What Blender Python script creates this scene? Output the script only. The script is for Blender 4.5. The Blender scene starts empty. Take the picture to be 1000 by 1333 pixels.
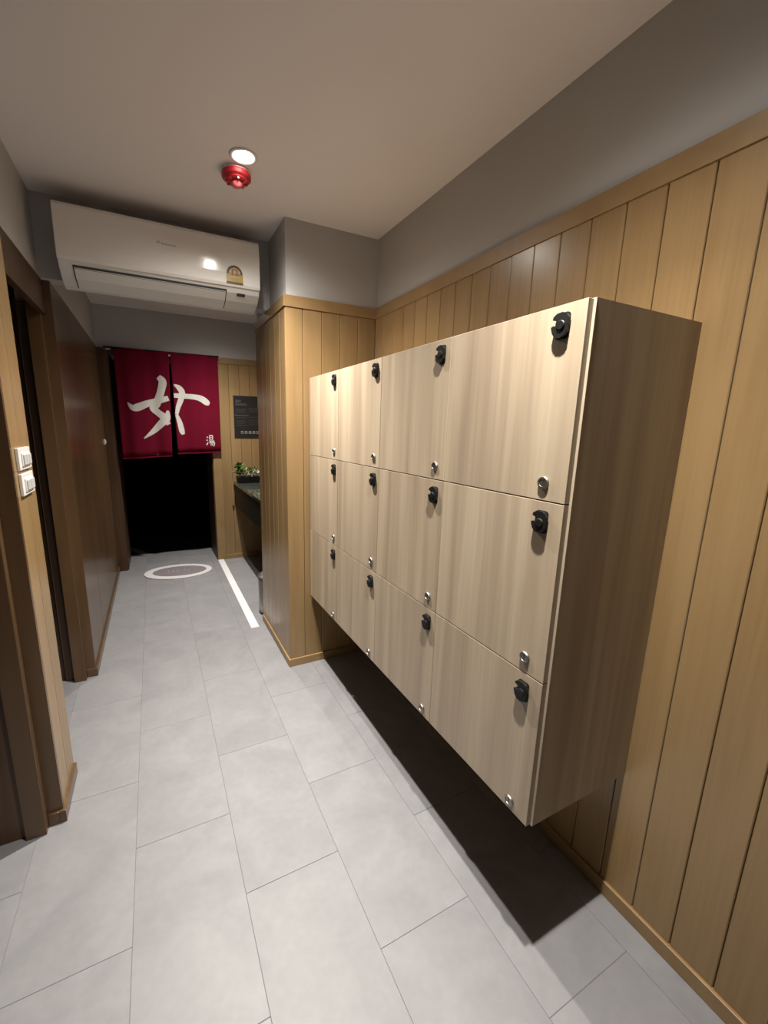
import bpy, bmesh, math, random
from mathutils import Matrix, Vector
PI = math.pi
S = bpy.context.scene
COL = S.collection
random.seed(7)

# ---------------------------------------------------------------- camera
cd = bpy.data.cameras.new('camera')
cam = bpy.data.objects.new('camera', cd); COL.objects.link(cam)
R_ = (0.89528, -0.44507, 0.01987); U_ = (0.07172, 0.18799, 0.97955); F_ = (0.4397, 0.87554, -0.20023)
cam.matrix_world = Matrix(((R_[0], U_[0], -F_[0], 0), (R_[1], U_[1], -F_[1], 0), (R_[2], U_[2], -F_[2], 1.5), (0, 0, 0, 1)))
cd.sensor_fit = 'VERTICAL'; cd.sensor_height = 36; cd.lens = 538.8 * 36 / 1333
cd.shift_x = (500 - 471.8) / 1333; cd.shift_y = (667.2 - 666.5) / 1333
cd.clip_start = .02
S.camera = cam

# ---------------------------------------------------------------- world, exposure
w = bpy.data.worlds.new('world'); S.world = w; w.use_nodes = True
w.node_tree.nodes['Background'].inputs[0].default_value = (.02, .02, .02, 1)
S.view_settings.view_transform = 'Standard'; S.view_settings.look = 'None'
S.view_settings.gamma = 1; S.view_settings.use_curve_mapping = False
S.view_settings.exposure = -0.10

# ---------------------------------------------------------------- dimensions (metres)
H = 2.566           # ceiling
XW = 1.234          # face of the right wall's planks
ZT = 2.19           # top of the wood trim
YC, XC, YCB = 2.334, .681, 3.05      # column: front, left face, back
YF = 4.75           # far wall
XL = -.41           # left wall face
YB = 2.69           # beam over the corridor
LIGHTS = [(.53, .597, .90), (.408, 1.947, 1.22), (.57, 4.05, .80)]
LP = 430

# ---------------------------------------------------------------- materials
def mat(name, col, rough=.5, metal=0, spec=.5, emit=None):
    m = bpy.data.materials.new(name); m.use_nodes = True
    b = m.node_tree.nodes['Principled BSDF']
    b.inputs['Base Color'].default_value = (*col, 1); b.inputs['Roughness'].default_value = rough
    b.inputs['Metallic'].default_value = metal; b.inputs['Specular IOR Level'].default_value = spec
    if emit:
        b.inputs['Emission Color'].default_value = (*emit[0], 1); b.inputs['Emission Strength'].default_value = emit[1]
    return m

def noisy(name, stops, scale=(1, 1, 1), nscale=5, detail=6, rough=.5, fine=None, bump=0, rnd=.1, spec=.5, dist=.3):
    """procedural colour: stretched noise through a ramp, a finer streak layer, a little tone change per object"""
    m = mat(name, stops[0][1], rough, spec=spec); nt = m.node_tree; N = nt.nodes; Lk = nt.links
    b = N['Principled BSDF']
    tc = N.new('ShaderNodeTexCoord'); oi = N.new('ShaderNodeObjectInfo')
    add = N.new('ShaderNodeVectorMath'); add.operation = 'ADD'
    mul = N.new('ShaderNodeVectorMath'); mul.operation = 'SCALE'; mul.inputs[3].default_value = 17
    cmb = N.new('ShaderNodeCombineXYZ')
    for i in range(3): Lk.new(oi.outputs['Random'], cmb.inputs[i])
    Lk.new(cmb.outputs[0], mul.inputs[0]); Lk.new(tc.outputs['Object'], add.inputs[0]); Lk.new(mul.outputs[0], add.inputs[1])
    mp = N.new('ShaderNodeMapping'); mp.inputs['Scale'].default_value = scale; Lk.new(add.outputs[0], mp.inputs[0])
    n = N.new('ShaderNodeTexNoise'); n.inputs['Scale'].default_value = nscale; n.inputs['Detail'].default_value = detail
    n.inputs['Distortion'].default_value = dist
    Lk.new(mp.outputs[0], n.inputs['Vector'])
    r = N.new('ShaderNodeValToRGB'); e = r.color_ramp.elements
    e[0].position, e[0].color = stops[0][0], (*stops[0][1], 1); e[1].position, e[1].color = stops[-1][0], (*stops[-1][1], 1)
    for p, c in stops[1:-1]:
        k = e.new(p); k.color = (*c, 1)
    Lk.new(n.outputs['Fac'], r.inputs[0]); out = r.outputs[0]
    if fine:
        mp2 = N.new('ShaderNodeMapping'); mp2.inputs['Scale'].default_value = fine[0]; Lk.new(add.outputs[0], mp2.inputs[0])
        n2 = N.new('ShaderNodeTexNoise'); n2.inputs['Scale'].default_value = fine[1]; n2.inputs['Detail'].default_value = 4
        Lk.new(mp2.outputs[0], n2.inputs['Vector'])
        mr = N.new('ShaderNodeMapRange'); mr.inputs[1].default_value = .3; mr.inputs[2].default_value = .7
        mr.inputs[3].default_value = 1 - fine[2]; mr.inputs[4].default_value = 1 + fine[2] * .4
        Lk.new(n2.outputs['Fac'], mr.inputs[0])
        vm = N.new('ShaderNodeVectorMath'); vm.operation = 'SCALE'; Lk.new(out, vm.inputs[0]); Lk.new(mr.outputs[0], vm.inputs[3]); out = vm.outputs[0]
    if rnd:
        mr = N.new('ShaderNodeMapRange'); mr.inputs[3].default_value = 1 - rnd; mr.inputs[4].default_value = 1 + rnd * .6
        Lk.new(oi.outputs['Random'], mr.inputs[0])
        vm = N.new('ShaderNodeVectorMath'); vm.operation = 'SCALE'; Lk.new(out, vm.inputs[0]); Lk.new(mr.outputs[0], vm.inputs[3]); out = vm.outputs[0]
    Lk.new(out, b.inputs['Base Color'])
    if bump:
        bp = N.new('ShaderNodeBump'); bp.inputs['Strength'].default_value = bump; bp.inputs['Distance'].default_value = .001
        Lk.new(n.outputs['Fac'], bp.inputs['Height']); Lk.new(bp.outputs[0], b.inputs['Normal'])
    return m

M = {}
M['oak'] = noisy('oak_laminate', [(.25, (.238, .148, .065)), (.5, (.275, .178, .082)), (.8, (.305, .200, .096))], (9, 9, .7), 1.3, 4, .27, ((60, 60, 1.5), 2.0, .07), .1, .05)
M['oak_trim'] = noisy('oak_trim', [(.3, (.245, .152, .066)), (.7, (.29, .188, .086))], (3, 3, 3), 3, 5, .4, None, .1, .03)
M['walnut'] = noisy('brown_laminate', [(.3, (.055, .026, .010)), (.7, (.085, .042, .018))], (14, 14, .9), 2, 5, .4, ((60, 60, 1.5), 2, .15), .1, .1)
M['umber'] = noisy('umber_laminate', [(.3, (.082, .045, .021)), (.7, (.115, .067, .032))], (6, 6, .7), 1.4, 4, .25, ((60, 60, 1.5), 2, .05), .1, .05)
M['ash'] = noisy('ash_laminate', [(.25, (.265, .200, .142)), (.42, (.345, .270, .192)), (.58, (.41, .33, .236)), (.78, (.47, .39, .285))], (8, 8, .35), 1.5, 4, .42, ((45, 45, 1.0), 2.0, .09), .08, .05, dist=.5)
M['edge'] = noisy('pale_edge_band', [(.3, (.42, .35, .26)), (.7, (.46, .385, .29))], (2, 2, 2), 3, 3, .4)
M['ceil'] = noisy('ceiling_paint', [(.3, (.73, .69, .68)), (.7, (.75, .71, .70))], (1, 1, 1), 2, 3, .75, rnd=0)
M['plaster'] = noisy('grey_wall_paint', [(.3, (.43, .42, .415)), (.7, (.45, .44, .435))], (1, 1, 1), 2, 3, .75, rnd=0)
M['backing'] = mat('dark_backing', (.035, .018, .008), .8)
M['tile'] = noisy('grey_stone_tile', [(.3, (.194, .192, .202)), (.5, (.214, .212, .222)), (.7, (.233, .231, .241))], (1, 1, 1), 5.5, 10, .5, ((1, 1, 1), 38, .05), .06, .03, dist=.8)
M['grout'] = mat('grey_grout', (.165, .163, .17), .85)
M['strip'] = noisy('white_floor_strip', [(.3, (.62, .62, .63)), (.7, (.70, .70, .71))], (1, 1, 1), 5, 5, .35)  # near-white tone of the floor strip
M['black'] = mat('black_plastic', (.006, .006, .006), .5, spec=.3)
M['unlit_room'] = mat('unlit_room_dark', (.006, .006, .006), .9, spec=.1)  # near-black colour stands in for the darkness of the unlit room
M['darkwood'] = noisy('dark_stained_wood', [(.3, (.05, .028, .015)), (.7, (.08, .045, .024))], (14, 14, .9), 2, 4, .5)
M['chrome'] = mat('brushed_steel', (.30, .285, .26), .42, 1)
M['brass'] = mat('dark_keyway', (.04, .035, .03), .5)
M['white'] = mat('white_plastic', (.78, .76, .74), .14)
M['white2'] = mat('white_matt_plastic', (.70, .70, .69), .4)
M['gap'] = mat('dark_gap', (.05, .05, .05), .8)
M['red'] = mat('red_plastic', (.40, .010, .018), .3)
M['lens'] = mat('clear_red_lens', (.75, .16, .16), .1)
M['cloth'] = noisy('crimson_cloth', [(.3, (.098, .002, .012)), (.7, (.122, .0035, .017))], (40, 40, 40), 6, 4, .9, bump=.3, rnd=0, spec=.1)
M['hem'] = mat('dark_cloth_edge', (.06, .003, .006), .9)
M['print'] = noisy('off_white_print', [(.3, (.46, .44, .41)), (.7, (.54, .52, .49))], (30, 30, 30), 4, 4, .85, rnd=0)
M['poster'] = mat('black_board', (.010, .009, .009), .45)
M['ink'] = mat('grey_print', (.05, .047, .047), .6)
M['ink2'] = mat('pale_print', (.20, .195, .18), .6)
M['granite'] = noisy('dark_green_granite', [(.35, (.012, .015, .012)), (.55, (.035, .042, .034)), (.75, (.11, .12, .10))], (1, 1, 1), 45, 8, .08, rnd=0)
M['gloss'] = mat('satin_black_laminate', (.003, .003, .003), .5, spec=.2)
M['gold'] = noisy('gold_label', [(.3, (.40, .26, .045)), (.7, (.52, .37, .10))], (1, 1, 1), 12, 3, .4)
M['labelwhite'] = mat('label_pale', (.50, .40, .24), .5)
M['labeldark'] = mat('label_dark', (.06, .045, .012), .5)
M['labelpink'] = mat('label_brown_mark', (.30, .12, .07), .5)
M['mat_rim'] = noisy('white_mat_rim', [(.3, (.50, .49, .50)), (.7, (.56, .55, .56))], (1, 1, 1), 30, 4, .9)
M['mat_mid'] = noisy('mauve_grey_mat', [(.3, (.15, .13, .14)), (.7, (.19, .165, .175))], (1, 1, 1), 30, 4, .95)
M['leaf'] = noisy('green_leaf', [(.3, (.03, .13, .018)), (.7, (.12, .34, .05))], (1, 1, 1), 30, 3, .45, rnd=.4)
M['leaf2'] = noisy('pale_green_leaf', [(.3, (.14, .2, .09)), (.7, (.3, .36, .2))], (1, 1, 1), 30, 3, .5, rnd=.3)
M['petal'] = mat('white_petal', (.78, .8, .72), .6)
M['lamp'] = mat('lamp_glow', (1, 1, 1), .5, emit=((1, .95, .84), 30))

# ---------------------------------------------------------------- helpers
def obj(name, bm, m, parent=None, kind=None, smooth=False):
    me = bpy.data.meshes.new(name)
    bmesh.ops.recalc_face_normals(bm, faces=bm.faces[:])
    bm.to_mesh(me); bm.free()
    for k in (m if isinstance(m, list) else [m]): me.materials.append(k)
    if smooth:
        for p in me.polygons: p.use_smooth = True
    o = bpy.data.objects.new(name, me); COL.objects.link(o)
    if parent: o.parent = parent
    if kind: o['kind'] = kind
    return o
def struct(name, bm, m, parent=None): return obj(name, bm, m, parent, 'structure')
def tag(o, label, cat, group=None):
    o['label'] = label; o['category'] = cat
    if group: o['group'] = group
    return o
def thing(name, label, cat, loc=(0, 0, 0), group=None, rz=0):
    o = bpy.data.objects.new(name, None); COL.objects.link(o); o.location = loc; o.rotation_euler.z = rz
    o.empty_display_size = .05
    return tag(o, label, cat, group)
def box(bm, x0, x1, y0, y1, z0, z1, bev=0):
    v = [bm.verts.new(p) for p in ((x0, y0, z0), (x1, y0, z0), (x1, y1, z0), (x0, y1, z0), (x0, y0, z1), (x1, y0, z1), (x1, y1, z1), (x0, y1, z1))]
    f = [bm.faces.new([v[i] for i in q]) for q in ((3, 2, 1, 0), (4, 5, 6, 7), (0, 1, 5, 4), (1, 2, 6, 5), (2, 3, 7, 6), (3, 0, 4, 7))]
    if bev:
        es = list({e for k in f for e in k.edges})
        bmesh.ops.bevel(bm, geom=es, offset=bev, segments=2, affect='EDGES', profile=.5)
    return bm
def bx(*a, **k): return box(bmesh.new(), *a, **k)
def lathe(bm, prof, n=32, mtx=None, closed=False):
    """revolve (r, h) round local z; mtx places it"""
    rings = []
    for r, h in prof:
        if r < 1e-6: rings.append([bm.verts.new((0, 0, h))])
        else: rings.append([bm.verts.new((r * math.cos(2 * PI * i / n), r * math.sin(2 * PI * i / n), h)) for i in range(n)])
    vs = [v for r in rings for v in r]
    for a, b in zip(rings, rings[1:]):
        for i in range(n):
            j = (i + 1) % n
            if len(a) == 1 and len(b) == 1: continue
            if len(a) == 1: bm.faces.new((a[0], b[i], b[j]))
            elif len(b) == 1: bm.faces.new((a[i], a[j], b[0]))
            else: bm.faces.new((a[i], a[j], b[j], b[i]))
    if closed:
        a, b = rings[-1], rings[0]
        for i in range(n): bm.faces.new((a[i], a[(i + 1) % n], b[(i + 1) % n], b[i]))
    else:
        if len(rings[0]) > 1: bm.faces.new(rings[0])
        if len(rings[-1]) > 1: bm.faces.new(rings[-1])
    if mtx: bmesh.ops.transform(bm, matrix=mtx, verts=vs)
    return bm
def prism(bm, pts, h0, h1, ax='z'):
    """extrude a 2-D outline between h0 and h1 along an axis: ax z (x,y), y (x,z), x (y,z)"""
    P = {'z': lambda a, b, h: (a, b, h), 'y': lambda a, b, h: (a, h, b), 'x': lambda a, b, h: (h, a, b)}[ax]
    lo = [bm.verts.new(P(a, b, h0)) for a, b in pts]; hi = [bm.verts.new(P(a, b, h1)) for a, b in pts]
    bm.faces.new(lo); bm.faces.new(hi[::-1]); n = len(pts)
    for i in range(n): bm.faces.new((lo[i], lo[(i + 1) % n], hi[(i + 1) % n], hi[i]))
    return bm
def rrect(w, h, r, n=5, cx=0, cy=0):
    out = []
    for sx, sy, a0 in ((1, 1, 0), (-1, 1, 90), (-1, -1, 180), (1, -1, 270)):
        for i in range(n + 1):
            a = math.radians(a0 + 90 * i / n)
            out.append((cx + sx * (w / 2 - r) + r * math.cos(a), cy + sy * (h / 2 - r) + r * math.sin(a)))
    return out

# plank: width along local x, depth out along local +y, height z, chamfered long edges
_pl = {}
def plank(parent, m, wdt, z0, z1, loc, rz, d=.012, ch=.0022):
    key = (round(wdt, 4), round(z1 - z0, 4), m.name, d)
    if key not in _pl:
        hw = wdt / 2 - .0012
        bm = prism(bmesh.new(), [(-hw, 0), (hw, 0), (hw, d - ch), (hw - ch, d), (-hw + ch, d), (-hw, d - ch)], 0, z1 - z0)
        bmesh.ops.recalc_face_normals(bm, faces=bm.faces[:])
        me = bpy.data.meshes.new('plank'); bm.to_mesh(me); bm.free(); me.materials.append(m); _pl[key] = me
    o = bpy.data.objects.new('plank', _pl[key]); COL.objects.link(o)
    o.location = (loc[0], loc[1], z0); o.rotation_euler.z = rz; o.parent = parent
    return o
D = .012
def planks_x(parent, face, edges, z0, z1, sign, m):           # wall at x = face, facing sign*x; edges along y
    for a, b in zip(edges, edges[1:]):
        plank(parent, m, b - a, z0, z1, (face - sign * D, (a + b) / 2), -PI / 2 if sign > 0 else PI / 2)
def planks_y(parent, face, edges, z0, z1, m):                 # wall at y = face, facing -y; edges along x
    for a, b in zip(edges, edges[1:]):
        plank(parent, m, b - a, z0, z1, ((a + b) / 2, face + D), PI)

# ---------------------------------------------------------------- floor
fl = struct('floor', bx(-1.8, 1.4, -1.8, 5.3, -.08, -.0018), M['grout'])
TW, TL = .3265, .64
tm = {}
for c in range(-6, 4):
    x0 = .165 + TW * c; x1 = min(x0 + TW, 1.30)
    y0 = (1.12 if c % 2 == 0 else 1.44) - TL * 5
    for r in range(0, 12):
        a = max(y0 + TL * r, -1.75); b = min(y0 + TL * (r + 1), 5.3)
        if b - a < .03: continue
        k = (round(x1 - x0, 3), round(b - a, 3))
        if k not in tm:
            bm = bx(.0006, k[0] - .0006, .0006, k[1] - .0006, -.010, 0)
            top = [e for e in bm.edges if all(v.co.z > -.001 for v in e.verts)]
            bmesh.ops.bevel(bm, geom=top, offset=.0008, segments=1, affect='EDGES')
            me = bpy.data.meshes.new('tile'); bm.to_mesh(me); bm.free(); me.materials.append(M['tile']); tm[k] = me
        o = bpy.data.objects.new('tile', tm[k]); COL.objects.link(o); o.location = (x0, a, random.uniform(-.0003, 0)); o.parent = fl
struct('floor_strip', bx(.562, .622, 2.95, 4.74, -.002, .0025, bev=.0008), M['strip'])['label'] = 'white strip on the grey floor along the washbasin recess'  # thin near-white strip along the recess edge

# ---------------------------------------------------------------- ceiling and walls
struct('ceiling', bx(-1.9, 1.4, -1.9, 5.3, H, H + .1), M['ceil'])
wr = struct('wall_right', bx(XW + D, XW + .15, -1.8, 5.3, 0, H), M['plaster'])
ed = [.313 + .1065 * k for k in range(-19, 20)]
ed = [e for e in ed if -1.75 < e < YC - .03] + [YC]
planks_x(wr, XW, ed, .045, ZT - .058, -1, M['oak'])
planks_x(wr, XW, [YCB + .11 * k for k in range(0, 16)], .045, ZT - .058, -1, M['oak'])
struct('trim_2', bx(XW - .005, XW + D, -1.75, YC, ZT - .058, ZT, bev=.0015), M['oak_trim'])
struct('baseboard_right', bx(XW - .010, XW + D, -1.75, YC, 0, .05, bev=.002), M['oak_trim'])
struct('trim_3', bx(XW - .005, XW + D, YCB, YF, ZT - .058, ZT, bev=.0015), M['oak_trim'])

# column that juts out from the right wall
wc = struct('wall_column', bx(XC + D, XW + D, YC + D, YCB, 0, H), M['plaster'])
planks_y(wc, YC, [XC + .0, XC + .100, XC + .2125, XC + .325, XC + .4375, XW], .045, ZT - .058, M['oak'])
planks_x(wc, XC, [YC + .002, YC + .11, YC + .22, YC + .33, YC + .44, YC + .55, YC + .66, YCB], .045, ZT - .058, -1, M['oak'])
struct('trim_4', bx(XC - .006, XW - .005, YC - .006, YC + D, ZT - .058, ZT, bev=.0015), M['oak_trim'])
struct('trim_5', bx(XC - .006, XC + D, YC + D, YCB, ZT - .058, ZT, bev=.0015), M['oak_trim'])
struct('baseboard_column', bx(XC - .010, XW - .010, YC - .010, YC + D, 0, .05, bev=.002), M['oak_trim'])
struct('baseboard_column_side', bx(XC - .010, XC + D, YC + D, YCB, 0, .05, bev=.002), M['oak_trim'])

# far wall with the curtained doorway
OL, OR, OT = -.335, .568, 2.15
bm = bx(-.56, OL, YF + D, 5.3, 0, H); box(bm, OR, XW + D, YF + D, 5.3, 0, H); box(bm, OL, OR, YF + D, 5.3, OT, H)
wf = struct('wall_far', bm, M['plaster'])
planks_y(wf, YF, [.655, .76, .87, .98, 1.09, XW], .045, ZT - .058, M['oak'])
struct('trim_6', bx(.655, XW, YF - .006, YF + D, ZT - .058, ZT, bev=.0015), M['oak_trim'])
struct('baseboard_far', bx(.655, XW, YF - .010, YF + D, 0, .05, bev=.002), M['oak_trim'])
bm = bx(OR - .004, .655, YF - .014, YF + D, 0, ZT, bev=.002)
dr = struct('door_1', bm, M['oak_trim'])                       # casing right of the curtained doorway
struct('jamb', bx(OR - .012, OR, YF + D, 5.3, 0, OT), M['darkwood'], dr)
struct('jamb', bx(OL, OL + .012, YF + D, 5.3, 0, OT), M['darkwood'], dr)
struct('casing', bx(XL, OL + .004, YF - .014, YF + D, 0, ZT, bev=.002), M['walnut'], dr)
struct('head_casing', bx(OL + .004, OR - .004, YF - .014, YF + D, OT - .02, ZT, bev=.002), M['darkwood'], dr)
# unlit room behind the curtain
struct('floor_dark_room', bx(-1.3, 1.9, 5.3, 7.4, -.08, -.004), M['unlit_room'])
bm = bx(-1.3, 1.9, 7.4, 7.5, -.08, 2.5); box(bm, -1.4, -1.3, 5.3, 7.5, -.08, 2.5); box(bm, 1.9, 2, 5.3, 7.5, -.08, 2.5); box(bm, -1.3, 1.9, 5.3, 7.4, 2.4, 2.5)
struct('wall_dark_room', bm, M['unlit_room'])

# left wall beyond the alcove
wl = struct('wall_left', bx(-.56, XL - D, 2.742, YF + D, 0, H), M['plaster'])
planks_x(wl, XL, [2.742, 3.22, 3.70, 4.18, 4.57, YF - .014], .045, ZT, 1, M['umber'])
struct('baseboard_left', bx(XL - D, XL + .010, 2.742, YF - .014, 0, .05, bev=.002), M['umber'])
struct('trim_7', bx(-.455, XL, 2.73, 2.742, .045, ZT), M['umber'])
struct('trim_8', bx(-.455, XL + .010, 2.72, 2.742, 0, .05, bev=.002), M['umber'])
# alcove (wall facing the camera at y 2.74) and its door
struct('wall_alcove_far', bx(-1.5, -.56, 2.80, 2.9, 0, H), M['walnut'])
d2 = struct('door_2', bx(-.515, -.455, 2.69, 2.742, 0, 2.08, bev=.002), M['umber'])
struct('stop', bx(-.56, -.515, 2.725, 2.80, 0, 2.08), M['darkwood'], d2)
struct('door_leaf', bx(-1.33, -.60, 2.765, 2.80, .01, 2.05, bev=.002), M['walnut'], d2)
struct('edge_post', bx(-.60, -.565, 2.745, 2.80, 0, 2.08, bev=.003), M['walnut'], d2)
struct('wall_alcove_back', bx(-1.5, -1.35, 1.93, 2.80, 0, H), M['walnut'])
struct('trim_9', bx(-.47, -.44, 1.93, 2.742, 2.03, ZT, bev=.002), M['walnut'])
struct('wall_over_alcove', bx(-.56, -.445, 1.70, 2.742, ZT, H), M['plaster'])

# pier with the switches
wp = struct('wall_pier', bx(-1.5, XL - D, 1.70, 1.93, 0, ZT), M['walnut'])
planks_x(wp, XL, [1.70, 1.81, 1.93], .045, ZT, 1, M['oak'])
struct('baseboard_pier', bx(XL - D, XL + .010, 1.672, 1.93, 0, .05, bev=.002), M['umber'])
struct('floor_strip0', bx(-.457, XL - D, 1.672, 1.70, 0, .05, bev=.002), M['umber'])
struct('floor_strip1', bx(-.457, XL - .0, 1.684, 1.70, .045, ZT), M['umber'])
d3 = struct('door_3', bx(-.520, -.457, 1.640, 1.70, 0, 2.12, bev=.002), M['umber'])
struct('stop', bx(-.615, -.520, 1.658, 1.70, 0, 2.12, bev=.002), M['walnut'], d3)
struct('door_leaf', bx(-1.38, -.615, 1.675, 1.70, .012, 2.10, bev=.002), M['walnut'], d3)
struct('casing', bx(-1.50, -1.38, 1.640, 1.70, 0, 2.12, bev=.002), M['umber'], d3)
struct('head_casing', bx(-1.50, -.457, 1.640, 1.70, 2.12, ZT, bev=.002), M['umber'], d3)
struct('wall_left_front', bx(-1.9, -.56, 1.70, 1.80, ZT, H), M['plaster'])
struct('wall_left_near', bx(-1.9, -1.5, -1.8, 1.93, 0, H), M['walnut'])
struct('wall_back', bx(-1.9, 1.4, -1.9, -1.75, 0, H), M['plaster'])
# beam across the corridor that carries the air conditioner
struct('wall_beam', bx(-.445, XC + D, YB, YB + .10, ZT, H), M['plaster'])

# ---------------------------------------------------------------- downlights
names = ['round recessed ceiling downlight above the lockers nearest the camera',
         'round glowing ceiling downlight beside the red fire beacon',
         'round recessed ceiling downlight beyond the air conditioner, above the corridor']
for (x, y, k), lb in zip(LIGHTS, names):
    t = thing('downlight', lb, 'ceiling light', (x, y, H), 'ceiling downlights')
    ring = lathe(bmesh.new(), [(.040, -.0005), (.056, -.0005), (.056, -.004), (.050, -.007), (.040, -.003)], 40, closed=True)
    obj('trim_ring', ring, M['white2'], t, smooth=True)
    obj('lamp_disc', lathe(bmesh.new(), [(.0, -.0008), (.041, -.0008), (.041, -.0022), (0, -.0022)], 32), M['lamp'], t)
    ld = bpy.data.lights.new('downlight_lamp', 'SPOT'); ld.energy = LP * k; ld.color = (1, .945, .86)
    ld.spot_size = math.radians(165); ld.spot_blend = .6; ld.shadow_soft_size = .022
    # photometry of the lamp: intensity against the angle from its axis
    ld.use_nodes = True; nt = ld.node_tree; em = nt.nodes['Emission']
    tc = nt.nodes.new('ShaderNodeTexCoord'); sp = nt.nodes.new('ShaderNodeSeparateXYZ'); nt.links.new(tc.outputs['Normal'], sp.inputs[0])
    ab = nt.nodes.new('ShaderNodeMath'); ab.operation = 'ABSOLUTE'; nt.links.new(sp.outputs[2], ab.inputs[0])
    ac = nt.nodes.new('ShaderNodeMath'); ac.operation = 'ARCCOSINE'; nt.links.new(ab.outputs[0], ac.inputs[0])
    dv = nt.nodes.new('ShaderNodeMath'); dv.operation = 'DIVIDE'; dv.inputs[1].default_value = PI / 2; nt.links.new(ac.outputs[0], dv.inputs[0])
    cr = nt.nodes.new('ShaderNodeValToRGB'); el = cr.color_ramp.elements
    PH = ((0, 1), (10, .93), (20, .74), (31, .48), (40, .27), (50, .10), (60, .038), (75, .010), (88, 0))
    el[0].position = 0; el[0].color = (1, 1, 1, 1); el[1].position = PH[-1][0] / 90; el[1].color = (0, 0, 0, 1)
    for a_, v_ in PH[1:-1]:
        e_ = el.new(a_ / 90); e_.color = (v_, v_, v_, 1)
    nt.links.new(dv.outputs[0], cr.inputs[0]); nt.links.new(cr.outputs[0], em.inputs['Strength'])
    lo = bpy.data.objects.new('downlight_lamp', ld); COL.objects.link(lo); lo.location = (x, y, H - .03)

# ---------------------------------------------------------------- fire beacon
t = thing('fire_beacon', 'round red fire alarm beacon on the ceiling', 'fire alarm', (.40, 2.065, H))
obj('base_ring', lathe(bmesh.new(), [(0, 0), (.058, 0), (.060, -.006), (.057, -.012), (0, -.012)], 40), M['white2'], t, smooth=False)
obj('housing', lathe(bmesh.new(), [(0, -.011), (.058, -.011), (.062, -.018), (.060, -.030), (.050, -.036), (.049, -.040), (.040, -.044), (0, -.044)], 40), M['red'], t, smooth=False)
obj('lens', lathe(bmesh.new(), [(0, -.043), (.026, -.043), (.026, -.050), (.018, -.060), (.008, -.064), (0, -.065)], 32), M['lens'], t, smooth=True)
bm = bmesh.new()
for i in range(8):
    a = i * PI / 4; q = bmesh.new()
    box(bm, .030, .046, -.003, .003, -.047, -.043)
    bmesh.ops.rotate(bm, verts=bm.verts[-8:], cent=(0, 0, 0), matrix=Matrix.Rotation(a, 3, 'Z')); q.free()
obj('rib', bm, M['red'], t)['kind'] = 'stuff'

# ---------------------------------------------------------------- lockers
XD, XF = .815, .833        # door faces, carcass front
LY0, LY1 = .609, YC - .010
Z0, Z3 = .466, 1.7714; ZR = [Z3, 1.3395, .8895, Z0]
YD = [.627 + .4265 * k for k in range(5)]
t = thing('locker_bank', 'wall-hung bank of twelve pale wood lockers along the panelled right wall', 'lockers', (1.03, 1.47, 0))
def par(o):                                               # keep world coordinates under an Empty
    p = o.parent
    while p: o.location = Vector(o.location) - Vector(p.location); p = p.parent if p.parent else None
    return o
bm = bx(XF, XW - .001, LY0, LY0 + .018, Z0, Z3)
par(obj('side_panel', bm, M['ash'], t))
par(obj('side_panel', bx(XF, XW - .001, LY1 - .018, LY1, Z0, Z3), M['ash'], t))
par(obj('top_panel', bx(XF, XW - .001, LY0 + .018, LY1 - .018, Z3 - .018, Z3), M['ash'], t))
par(obj('bottom_panel', bx(XF, XW - .001, LY0 + .018, LY1 - .018, Z0, Z0 + .018), M['ash'], t))
par(obj('back_panel', bx(XW - .010, XW - .001, LY0 + .018, LY1 - .018, Z0 + .018, Z3 - .018), M['ash'], t))
par(obj('edge_band', bx(XF - .0015, XF, LY0 - .001, LY0 + .0175, Z0, Z3), M['edge'], t))
bm = bmesh.new()
for z in ZR[1:3]: box(bm, XF + .001, XW - .011, LY0 + .018, LY1 - .018, z - .009, z + .009)
par(obj('shelf', bm, M['ash'], t))
for y in YD[1:4]: par(obj('divider', bx(XF + .001, XW - .011, y - .009, y + .009, Z0 + .018, Z3 - .018), M['ash'], t))

def hasp_mesh():
    """rotating padlock hasp, local: x width, y out of the door, z up"""
    bm = bmesh.new()
    # local +x ends up towards the far end of the corridor
    prism(bm, rrect(.030, .052, .007), 0, .0025, 'y')                      # back plate
    head = [(-.017, .000), (-.017, .014), (-.012, .022), (-.003, .0255), (.009, .0245), (.017, .019), (.018, .013), (.011, .011), (.006, .006), (.006, .000)]
    prism(bm, head, .0025, .0105, 'y')                                      # hooked upper half
    tongue = [(-.016, .001), (-.016, -.012), (-.011, -.021), (-.002, -.025), (.008, -.023), (.015, -.015), (.018, -.006), (.019, -.001), (.014, .001), (.007, -.001)]
    prism(bm, tongue, .0025, .0125, 'y')                                    # rounded lower tongue
    lathe(bm, [(.0, 0), (.0095, 0), (.0095, .004), (.008, .0055), (0, .0055)], 20, Matrix.Translation((-.003, .0100, .000)) @ Matrix.Rotation(-PI / 2, 4, 'X'))
    return bm
hb = hasp_mesh(); bmesh.ops.recalc_face_normals(hb, faces=hb.faces[:])
hme = bpy.data.meshes.new('hasp'); hb.to_mesh(hme); hb.free(); hme.materials.append(M['black'])
lb_ = lathe(bmesh.new(), [(0, 0), (.0145, 0), (.0150, .003), (.0135, .006), (.0095, .0065), (.0090, .0052), (0, .0052)], 28, Matrix.Rotation(-PI / 2, 4, 'X'))
kb = box(lb_, -.0012, .0012, .0050, .0060, -.006, .006)
bmesh.ops.recalc_face_normals(kb, faces=kb.faces[:])
lme = bpy.data.meshes.new('cam_lock'); kb.to_mesh(lme); kb.free(); lme.materials.append(M['chrome']); lme.materials.append(M['brass'])
for p in lme.polygons[-6:]: p.material_index = 1
g = .0015
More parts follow.
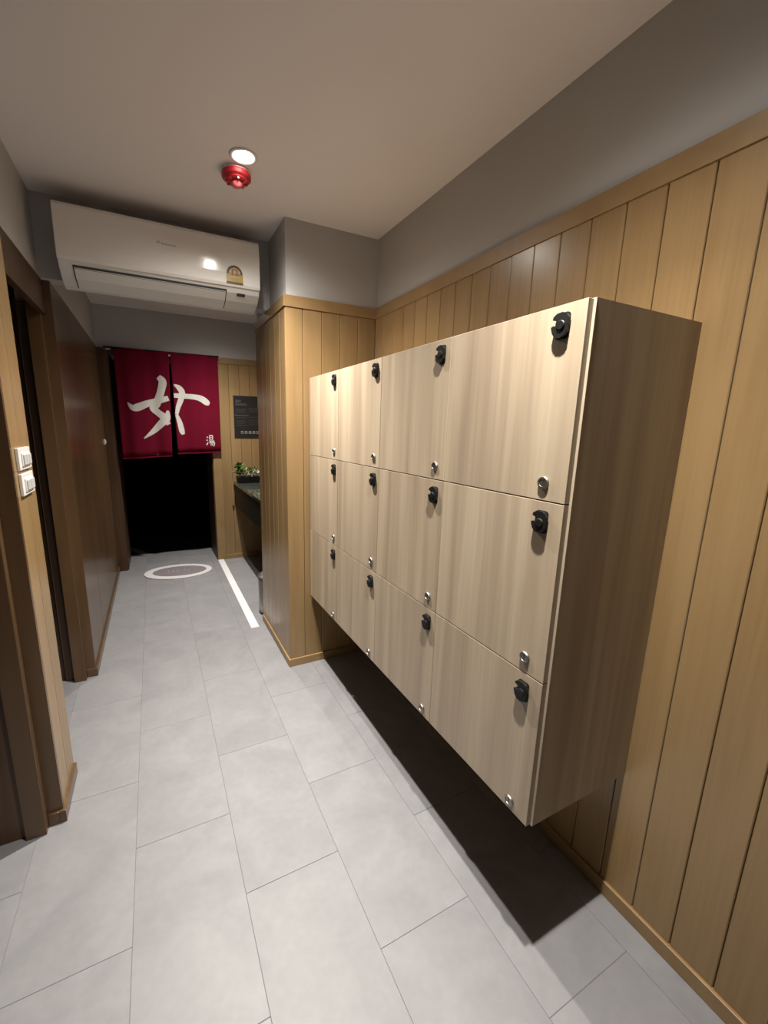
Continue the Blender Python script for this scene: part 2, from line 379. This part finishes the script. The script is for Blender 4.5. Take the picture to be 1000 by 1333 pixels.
for c in range(4):
    for r in range(3):
        y0, y1, zt, zb = YD[c] + (0 if c else -.014), YD[c + 1], ZR[r], ZR[r + 1]
        if c == 3: y1 = LY1
        if r == 0: zt += 0
        d = obj('door', bx(0, XF - .0012 - XD, y0 + g - y0, y1 - g - y0, zb + g - zb, zt - g - zb, bev=.0008), M['ash'], t)
        d.location = (XD - t.location.x, y0 - t.location.y, zb)
        yh = YD[c] + .042; zh = zt - .046 - (.004 if r else 0)
        h = bpy.data.objects.new('hasp', hme); COL.objects.link(h); h.parent = d
        h.location = (0, yh - y0, zh - zb); h.rotation_euler.z = PI / 2; h.scale = (1.12, 1, 1.05)
        k = bpy.data.objects.new('cam_lock', lme); COL.objects.link(k); k.parent = d
        k.location = (0, YD[c] + .048 - y0, .043 if r < 2 else .030); k.rotation_euler = (0, 0, PI / 2)

# ---------------------------------------------------------------- air conditioner
AX0, AX1 = -.337, .592
t = thing('air_conditioner', 'white wall-mounted split air conditioner on the beam over the corridor', 'air conditioner', (.13, 2.6, 2.15))
prof = [(YB, 2.475), (2.545, 2.480), (2.518, 2.472), (2.512, 2.44), (2.510, 2.24), (2.530, 2.212), (2.575, 2.180), (2.645, 2.156), (YB, 2.152)]
par(obj('body', prism(bmesh.new(), prof, AX0 + .004, AX1 - .004, 'x'), M['white2'], t))
fp = [(2.545, 2.4835), (2.515, 2.477), (2.505, 2.462), (2.499, 2.40), (2.497, 2.30), (2.499, 2.250), (2.506, 2.236), (2.5125, 2.236), (2.5125, 2.46), (2.545, 2.478)]
bm = prism(bmesh.new(), fp, AX0, AX1, 'x')
fo = par(obj('front_panel', bm, M['white'], t))
md = fo.modifiers.new('b', 'BEVEL'); md.width = .004; md.segments = 3; md.limit_method = 'ANGLE'; md.angle_limit = .9
for (xx, s) in ((AX0, 1), (AX1, -1)):
    par(obj('end_cap', prism(bmesh.new(), [(y + (.003 if y < 2.6 else 0), z) for y, z in prof], min(xx + s * .001, xx + s * .0045), max(xx + s * .001, xx + s * .0045), 'x'), M['white2'], t))
# louvre flap with a dark gap round it
lv = [(2.5245, 2.214), (2.572, 2.1785), (2.644, 2.153), (2.645, 2.158), (2.576, 2.184), (2.530, 2.218)]
lv0 = [(2.519, 2.222), (2.5275, 2.2105), (2.574, 2.1775), (2.649, 2.1545), (2.649, 2.160), (2.576, 2.186), (2.526, 2.224)]
par(obj('louvre_gap', prism(bmesh.new(), lv0, -.281, .416, 'x'), M['gap'], t))
par(obj('louvre', prism(bmesh.new(), [(y, z - .0012) for y, z in lv], -.276, .411, 'x'), M['white2'], t))
par(obj('display_window', prism(bmesh.new(), [(2.528, 2.2115), (2.543, 2.2005), (2.544, 2.2025), (2.529, 2.2135)], .470, .515, 'x'), M['gap'], t))
# energy label (arched top) on the front panel
yl = 2.4965
LX0, LX1, LZ0, LZ1 = .413, .499, .006 + 2.243, 2.340
def arch(x0, x1, z0, z1, n=14):
    r = (x1 - x0) / 2; cx = (x0 + x1) / 2; zc = z1 - r
    return [(x0, z0), (x1, z0)] + [(cx + r * math.cos(PI * i / n), zc + r * math.sin(PI * i / n)) for i in range(n + 1)]
lab = par(obj('energy_label', prism(bmesh.new(), arch(LX0, LX1, LZ0, LZ1), yl - .001, yl + .004, 'y'), M['gold'], t))
lab['label'] = 'gold arched energy label'
def on_label(name, bm, m):
    o = obj(name, bm, m, lab); o.location = Vector((0, 0, 0)) - Vector(t.location) - Vector(lab.location); return o
on_label('label_arc', prism(bmesh.new(), [(p[0], p[1]) for p in arch(LX0 + .003, LX1 - .003, 2.298, LZ1 - .003)], yl - .0016, yl - .0011, 'y'), M['labeldark'])
on_label('label_dial', prism(bmesh.new(), arch(LX0 + .012, LX1 - .012, 2.298, LZ1 - .013), yl - .0022, yl - .0016, 'y'), M['labelwhite'])
bm = bmesh.new()
for x in (.440, .464): box(bm, x, x + .008, yl - .0028, yl - .0022, 2.288, 2.314)
box(bm, .440, .472, yl - .0028, yl - .0022, 2.314, 2.320)
on_label('dial_mark', bm, M['labelpink'])
on_label('label_band', bx(LX0, LX1, yl - .0018, yl - .0011, LZ0, LZ0 + .008), M['labeldark'])
on_label('label_line', bx(LX0 + .01, LX1 - .02, yl - .0018, yl - .0011, 2.277, 2.284), M['labelwhite'])
# worn grey wordmark, too faint to read: a small leaf and a row of strokes
bm = bmesh.new(); yw = 2.4962
prism(bm, [(.083, 2.380), (.090, 2.388), (.101, 2.387), (.096, 2.379)], yw - .001, yw + .003, 'y')
x = .106
for wd, hh in ((.007, .011), (.006, .008), (.006, .008), (.003, .011), (.006, .008), (.006, .008), (.003, .009), (.006, .008), (.007, .008)):
    box(bm, x, x + wd, yw - .001, yw + .003, 2.3745, 2.3745 + hh * .8); x += wd + .002
par(obj('wordmark', bm, mat('faint_grey_print', (.50, .48, .44), .4), t))['kind'] = 'stuff'

# ---------------------------------------------------------------- noren curtain
t = thing('noren_curtain', 'crimson split doorway curtain with a large white brushed character', 'curtain', (.19, 4.70, 2.19))
yc = 4.695
def wave(x, z): return .006 * math.sin(x * 21 + 1) * (1 + (2.2 - z)) + .003 * math.sin(x * 47)
def cloth(x0t, x1t, x0b, x1b, zt, zb0, zb1, nx=36, nz=14, th=.0025):
    bm = bmesh.new(); L = []
    for s in (0, 1):
        g_ = []
        for j in range(nz + 1):
            v = j / nz; a = x0t + (x0b - x0t) * v; b = x1t + (x1b - x1t) * v
            row = []
            for i in range(nx + 1):
                u = i / nx; x = a + (b - a) * u; zb = zb0 + (zb1 - zb0) * u; z = zt + (zb - zt) * v
                row.append(bm.verts.new((x, yc + wave(x, z) + s * th, z)))
            g_.append(row)
        L.append(g_)
    for s in (0, 1):
        for j in range(nz):
            for i in range(nx): bm.faces.new((L[s][j][i], L[s][j][i + 1], L[s][j + 1][i + 1], L[s][j + 1][i]))
    bd = [(0, i) for i in range(nx + 1)] + [(j, nx) for j in range(1, nz + 1)] + [(nz, i) for i in range(nx - 1, -1, -1)] + [(j, 0) for j in range(nz - 1, 0, -1)]
    for (a, b), (c, d) in zip(bd, bd[1:] + bd[:1]): bm.faces.new((L[0][a][b], L[0][c][d], L[1][c][d], L[1][a][b]))
    return bm
def smooth_path(pts, n=6):
    out = []
    P = [pts[0]] + pts + [pts[-1]]
    for k in range(1, len(P) - 2):
        for i in range(n):
            u = i / n; a, b, c, d = P[k - 1:k + 3]
            out.append(tuple(.5 * ((2 * b[q]) + (-a[q] + c[q]) * u + (2 * a[q] - 5 * b[q] + 4 * c[q] - d[q]) * u * u + (-a[q] + 3 * b[q] - 3 * c[q] + d[q]) * u ** 3) for q in range(3)))
    out.append(pts[-1]); return out
def stroke(bm, pts, lo=-9, hi=9, off=.0022):
    P = smooth_path(pts); prev = None
    nrm = []
    for i, (x, z, wd) in enumerate(P):
        a = P[max(i - 1, 0)]; b = P[min(i + 1, len(P) - 1)]; dx, dz = b[0] - a[0], b[1] - a[1]; L = math.hypot(dx, dz) or 1
        nx, nz = -dz / L, dx / L
        q = []
        for s in (-1, -.5, 0, .5, 1):
            px = min(max(x + nx * s * wd / 2, lo), hi); pz = z + nz * s * wd / 2
            q.append(bm.verts.new((px, yc + wave(px, pz) - off, pz)))
        if prev:
            for k in range(4): bm.faces.new((prev[k], prev[k + 1], q[k + 1], q[k]))
        prev = q
SL = [[(0.087, 1.952, 0.048), (0.122, 1.909, 0.071), (0.108, 1.837, 0.067), (0.084, 1.764, 0.067), (0.054, 1.691, 0.071), (0.023, 1.653, 0.067), (0.063, 1.608, 0.062), (0.108, 1.568, 0.067), (0.152, 1.495, 0.038)],
      [(-0.196, 1.695, 0.01), (-0.159, 1.651, 0.052), (-0.113, 1.653, 0.071), (-0.026, 1.692, 0.062), (0.071, 1.722, 0.057), (0.165, 1.752, 0.048)],
      [(0.152, 1.632, 0.019), (0.137, 1.558, 0.067), (0.085, 1.504, 0.067), (0.012, 1.429, 0.048), (-0.08, 1.355, 0.01)]]
SR = [[(0.222, 1.885, 0.014), (0.265, 1.861, 0.048), (0.294, 1.816, 0.057), (0.278, 1.742, 0.052), (0.248, 1.667, 0.043), (0.23, 1.593, 0.029)],
      [(0.23, 1.593, 0.029), (0.254, 1.519, 0.048), (0.27, 1.433, 0.052), (0.282, 1.398, 0.029)],
      [(0.216, 1.781, 0.043), (0.31, 1.78, 0.048), (0.411, 1.775, 0.052), (0.472, 1.76, 0.062), (0.522, 1.727, 0.062), (0.551, 1.714, 0.033)]]
pl = par(obj('curtain_panel', cloth(-.278, .196, -.280, .163, 2.192, 1.152, 1.176), M['cloth'], t, smooth=True))
pr = par(obj('curtain_panel', cloth(.206, .653, .219, .647, 2.192, 1.198, 1.212), M['cloth'], t, smooth=True))
def on_panel(name, bm, p, m=M['print']):
    o = obj(name, bm, m, p); o.location = -Vector(t.location) - Vector(p.location); return o
for p, SS, lo, hi in ((pl, SL, -9, .172), (pr, SR, .216, 9)):
    for n_, s in enumerate(SS):
        bm = bmesh.new(); stroke(bm, s, lo, hi, .0020 + .0004 * n_); on_panel('brush_stroke', bm, p)
# small character, lower right: three drops and the body of the sign
bm = bmesh.new()
for s in ([(.505, 1.376, .008), (.517, 1.366, .014)], [(.500, 1.345, .008), (.512, 1.337, .015)], [(.500, 1.292, .014), (.508, 1.306, .012), (.517, 1.322, .006)],
          [(.534, 1.392, .010), (.534, 1.346, .010)], [(.534, 1.390, .010), (.566, 1.390, .010)], [(.565, 1.390, .010), (.565, 1.346, .010)],
          [(.534, 1.369, .007), (.566, 1.369, .007)], [(.534, 1.348, .008), (.566, 1.348, .008)], [(.526, 1.333, .009), (.580, 1.333, .009)],
          [(.543, 1.330, .010), (.530, 1.306, .008)], [(.542, 1.320, .010), (.580, 1.320, .010), (.578, 1.290, .010), (.568, 1.278, .006)],
          [(.556, 1.318, .010), (.540, 1.288, .007)], [(.568, 1.318, .009), (.554, 1.282, .007)]):
    stroke(bm, s)
on_panel('small_character', bm, pr)
rod = lathe(bmesh.new(), [(0, 0), (.009, 0), (.009, 1.02), (0, 1.02)], 16, Matrix.Translation((-.355, 4.705, 2.188)) @ Matrix.Rotation(PI / 2, 4, 'Y'))
par(obj('rod', rod, M['black'], t, smooth=True))
par(obj('rod_sleeve', lathe(bmesh.new(), [(0, 0), (.0105, 0), (.0105, .075), (0, .075)], 16, Matrix.Translation((-.37, 4.700, 2.172)) @ Matrix.Rotation(PI / 2, 4, 'Y')), M['chrome'], t, smooth=True))
par(obj('ring', bx(.193, .207, 4.684, 4.698, 2.150, 2.168, bev=.003), M['print'], t))
for x0, x1, z0, z1, p in ((-.280, .163, 1.152, 1.176, pl), (.219, .647, 1.198, 1.212, pr)):
    bm = bmesh.new(); pv = None
    for i in range(25):
        u = i / 24; x = x0 + (x1 - x0) * u; z = z0 + (z1 - z0) * u
        q = [bm.verts.new((x, yc + wave(x, z) + dy, z + dz)) for dy, dz in ((-.0015, -.001), (-.0015, .012), (.004, .012), (.004, -.001))]
        if pv:
            for k in range(4): bm.faces.new((pv[k], pv[(k + 1) % 4], q[(k + 1) % 4], q[k]))
        pv = q
    on_panel('hem', bm, p, M['cloth'])

# ---------------------------------------------------------------- notice board
t = thing('notice_board', 'black notice board with grey lettering on the far wood wall', 'sign', (.80, YF, 1.36))
par(obj('board', bx(.803, 1.11, YF - .012, YF, 1.374, 1.815, bev=.002), M['poster'], t))
par(obj('board_edge', bx(.7995, .803, YF - .0125, YF, 1.372, 1.818), M['ink'], t))
bm = bmesh.new(); yp = YF - .0135
def bars(x, z, ws, h):
    for wd in ws: box(bm, x, x + wd, yp, yp + .0015, z, z + h); x += wd + .006
bars(.822, 1.742, (.016, .012, .014), .028); bars(.822, 1.712, (.020, .014, .024, .018, .014), .022)
for z, ws in ((1.672, (.02, .03, .015, .03)), (1.655, (.03, .02, .03)), (1.636, (.02, .03, .03, .02)), (1.578, (.03, .02, .03, .015)), (1.545, (.02, .04, .02)), (1.522, (.03, .02, .03)), (1.498, (.02, .03, .02, .02))):
    bars(.826, z, ws, .006)
    bars(.96, z + .01, (.03, .02, .03, .02), .005)
bars(.812, 1.600, (.03, .02, .03, .02, .02), .014)
par(obj('lettering', bm, M['ink'], t))['kind'] = 'stuff'
for i in range(5):                       # row of pictogram squares
    bm = bmesh.new(); x0 = .868 + .042 * i
    box(bm, x0, x0 + .028, yp, yp + .0015, 1.412, 1.440)
    par(obj('pictogram', bm, M['ink2'], t))
bm = bmesh.new()
for i in range(5):
    x0 = .868 + .042 * i; box(bm, x0 + .004 + (i % 2) * .004, x0 + .020, yp - .0006, yp, 1.418 + (i % 3) * .002, 1.430)
par(obj('pictogram_mark', bm, M['poster'], t))['kind'] = 'stuff'

# ---------------------------------------------------------------- vanity counter in the recess
t = thing('vanity_counter', 'wall-hung black washbasin counter with a dark stone top', 'counter', (1.0, 3.9, .62))
par(obj('stone_top', bx(.764, XW - .001, YCB + .004, YF - .012, .862, .888, bev=.002), M['granite'], t))
par(obj('apron', bx(.772, .792, YCB + .006, YF - .014, .62, .861, bev=.002), M['gloss'], t))
par(obj('underside', bx(.793, XW - .012, YCB + .006, YF - .014, .62, .64), M['gloss'], t))
par(obj('back_panel', bx(XW - .010, XW - .001, YCB + .006, YF - .014, .052, .619), M['walnut'], t))  # dark sheet added to deepen the shade below the counter
par(obj('end_panel', bx(.742, .764, YF - .022, YF - .011, .62, .888), M['oak_trim'], t))

# flower box on the counter
t = thing('flower_box', 'low black planter of green leaves and white blooms on the dark counter', 'plant', (.90, 4.60, .888))
par(obj('planter', prism(bmesh.new(), [(.790, .889), (1.01, .889), (1.02, .955), (.780, .955)], 4.545, 4.665, 'y'), M['gloss'], t))
par(obj('soil', bx(.790, 1.010, 4.552, 4.658, .955, .960), M['backing'], t))
def leafm(L, W):
    bm = bmesh.new()
    pts = [(0, 0, 0), (L * .35, W / 2, .12 * L), (L, 0, -.05 * L), (L * .35, -W / 2, .12 * L), (L * .4, 0, .06 * L)]
    v = [bm.verts.new(p) for p in pts]
    for f in ((0, 1, 4), (1, 2, 4), (2, 3, 4), (3, 0, 4)): bm.faces.new([v[i] for i in f])
    bmesh.ops.solidify(bm, geom=bm.faces[:], thickness=.0006)
    me = bpy.data.meshes.new('leaf'); bm.to_mesh(me); bm.free(); return me
lm = [leafm(.045, .026), leafm(.035, .020)]
lm[0].materials.append(M['leaf']); lm[1].materials.append(M['leaf2'])
rr = random.Random(3)
def leaf(px, py, pz, k, sc=1.0):
    o = bpy.data.objects.new('leaf', lm[k]); COL.objects.link(o); o.parent = t
    o.location = (px - t.location.x, py - t.location.y, pz - t.location.z)
    o.rotation_euler = (rr.uniform(-.6, .6), rr.uniform(-1.0, .2), rr.uniform(0, 6.28)); o.scale = (sc,) * 3
for i in range(60): leaf(rr.gauss(.805, .014), rr.uniform(4.57, 4.64), rr.uniform(.97, 1.09), 0, 1.15)
for i in range(130): leaf(rr.uniform(.80, 1.01), rr.uniform(4.55, 4.65), rr.uniform(.96, 1.04), rr.choice((0, 1, 1)), 1.0)
bm = bmesh.new()
for x, y, z in ((.805, 4.60, 1.08), (.815, 4.62, 1.05), (.84, 4.6, 1.0), (.88, 4.6, 1.02), (.92, 4.61, 1.0), (.97, 4.6, 1.03)):
    box(bm, x - .001, x + .001, y - .001, y + .001, .958, z)
par(obj('stem', bm, M['leaf'], t))['kind'] = 'stuff'
pb = bmesh.new()
for i in range(6):
    a = i * PI / 3; v = [pb.verts.new((math.cos(a + d_) * r_, math.sin(a + d_) * r_, h_)) for d_, r_, h_ in ((0, .003, 0), (-.45, .015, .006), (0, .022, .004), (.45, .015, .006))]
    pb.faces.new(v)
bmesh.ops.solidify(pb, geom=pb.faces[:], thickness=.0008)
pm = bpy.data.meshes.new('bloom'); pb.to_mesh(pm); pb.free(); pm.materials.append(M['petal'])
for x, y, z in ((.832, 4.555, .992), (.870, 4.56, .985), (.905, 4.555, .990), (.935, 4.56, .988), (.965, 4.55, 1.02), (.985, 4.56, .995), (.85, 4.57, 1.025), (.845, 4.55, .975), (.89, 4.545, 1.01), (.92, 4.545, .97), (.955, 4.548, .985), (.995, 4.55, 1.01)):
    o = bpy.data.objects.new('bloom', pm); COL.objects.link(o); o.parent = t
    o.location = (x - t.location.x, y - t.location.y, z - t.location.z); o.rotation_euler = (1.1 + rr.uniform(-.3, .3), rr.uniform(-.4, .4), rr.uniform(0, 6))

# ---------------------------------------------------------------- waste bin behind the column
t = thing('waste_bin', 'small brushed steel waste bin tucked behind the wood column', 'bin', (.780, 3.19, 0))
obj('body', lathe(bmesh.new(), [(0, 0), (.095, 0), (.100, .01), (.102, .29), (.098, .30), (0, .30)], 36), M['chrome'], t, smooth=False)
obj('lid', lathe(bmesh.new(), [(0, .30), (.104, .30), (.104, .318), (.08, .332), (0, .338)], 36), M['chrome'], t)
obj('lid_handle', bx(-.012, .012, -.03, .03, .334, .350, bev=.003), M['black'], t)
obj('foot_ring', lathe(bmesh.new(), [(.090, 0), (.103, 0), (.103, .012), (.090, .012)], 36, closed=True), M['black'], t)

# ---------------------------------------------------------------- oval mat
t = thing('oval_mat', 'oval white-rimmed mat with a mauve grey centre on the floor before the curtain', 'mat', (.14, 4.49, 0), rz=-.12)
def ell(a, b, n=56, cx=0): return [(cx + a * math.cos(2 * PI * i / n), b * math.sin(2 * PI * i / n)) for i in range(n)]
m_ = obj('rim', prism(bmesh.new(), ell(.322, .225), 0.0005, .010), M['mat_rim'], t)
obj('centre_pad', prism(bmesh.new(), ell(.255, .150, cx=.012), .010, .0125), M['mat_mid'], t)
bm = bmesh.new()
for x, wd in ((-.10, .010), (-.06, .012), (-.02, .010), (.05, .012), (.09, .016)): box(bm, x, x + wd, -.03, .035, .0125, .0131)
box(bm, .05, .106, -.004, .006, .0125, .0131)
obj('pattern', bm, mat('faded_mat_print', (.24, .22, .23), .9), t)['kind'] = 'stuff'

# ---------------------------------------------------------------- switches
def switch(label, y0, y1, z0, z1, n):
    t = thing('light_switch', label, 'switch', (XL, (y0 + y1) / 2, z0))
    par(obj('plate', bx(XL + .0002, XL + .010, y0, y1, z0, z1, bev=.002), M['white'], t))
    a, b, c, d = y0 + .024, y1 - .016, z0 + .012, z1 - .018
    bm = bx(XL + .0095, XL + .014, a, b, c, d, bev=.001)
    par(obj('frame', bm, M['white2'], t))
    s = (b - a - .008) / n
    for i in range(n):
        o = bx(XL + .013, XL + .018, a + .004 + s * i + .002, a + .004 + s * (i + 1) - .002, c + .005, d - .005, bev=.0012)
        par(obj('rocker', o, mat('grey_rocker', (.48, .48, .47), .35) if i == 0 and n == 3 else bpy.data.materials['grey_rocker'], t))
switch('white three-rocker switch plate, the upper of two on the left wood pier', 1.730, 1.872, 1.338, 1.412, 3)
switch('white two-rocker switch plate, the lower of two on the left wood pier', 1.730, 1.872, 1.252, 1.326, 2)
t = thing('door_catch', 'tiny white catch high on the brown left wall near the curtain', 'catch', (XL, 4.58, 1.31))
par(obj('plate', bx(XL + .0002, XL + .008, 4.56, 4.62, 1.300, 1.350, bev=.002), M['white'], t))
par(obj('button', bx(XL + .008, XL + .013, 4.575, 4.605, 1.312, 1.338, bev=.002), M['white2'], t))
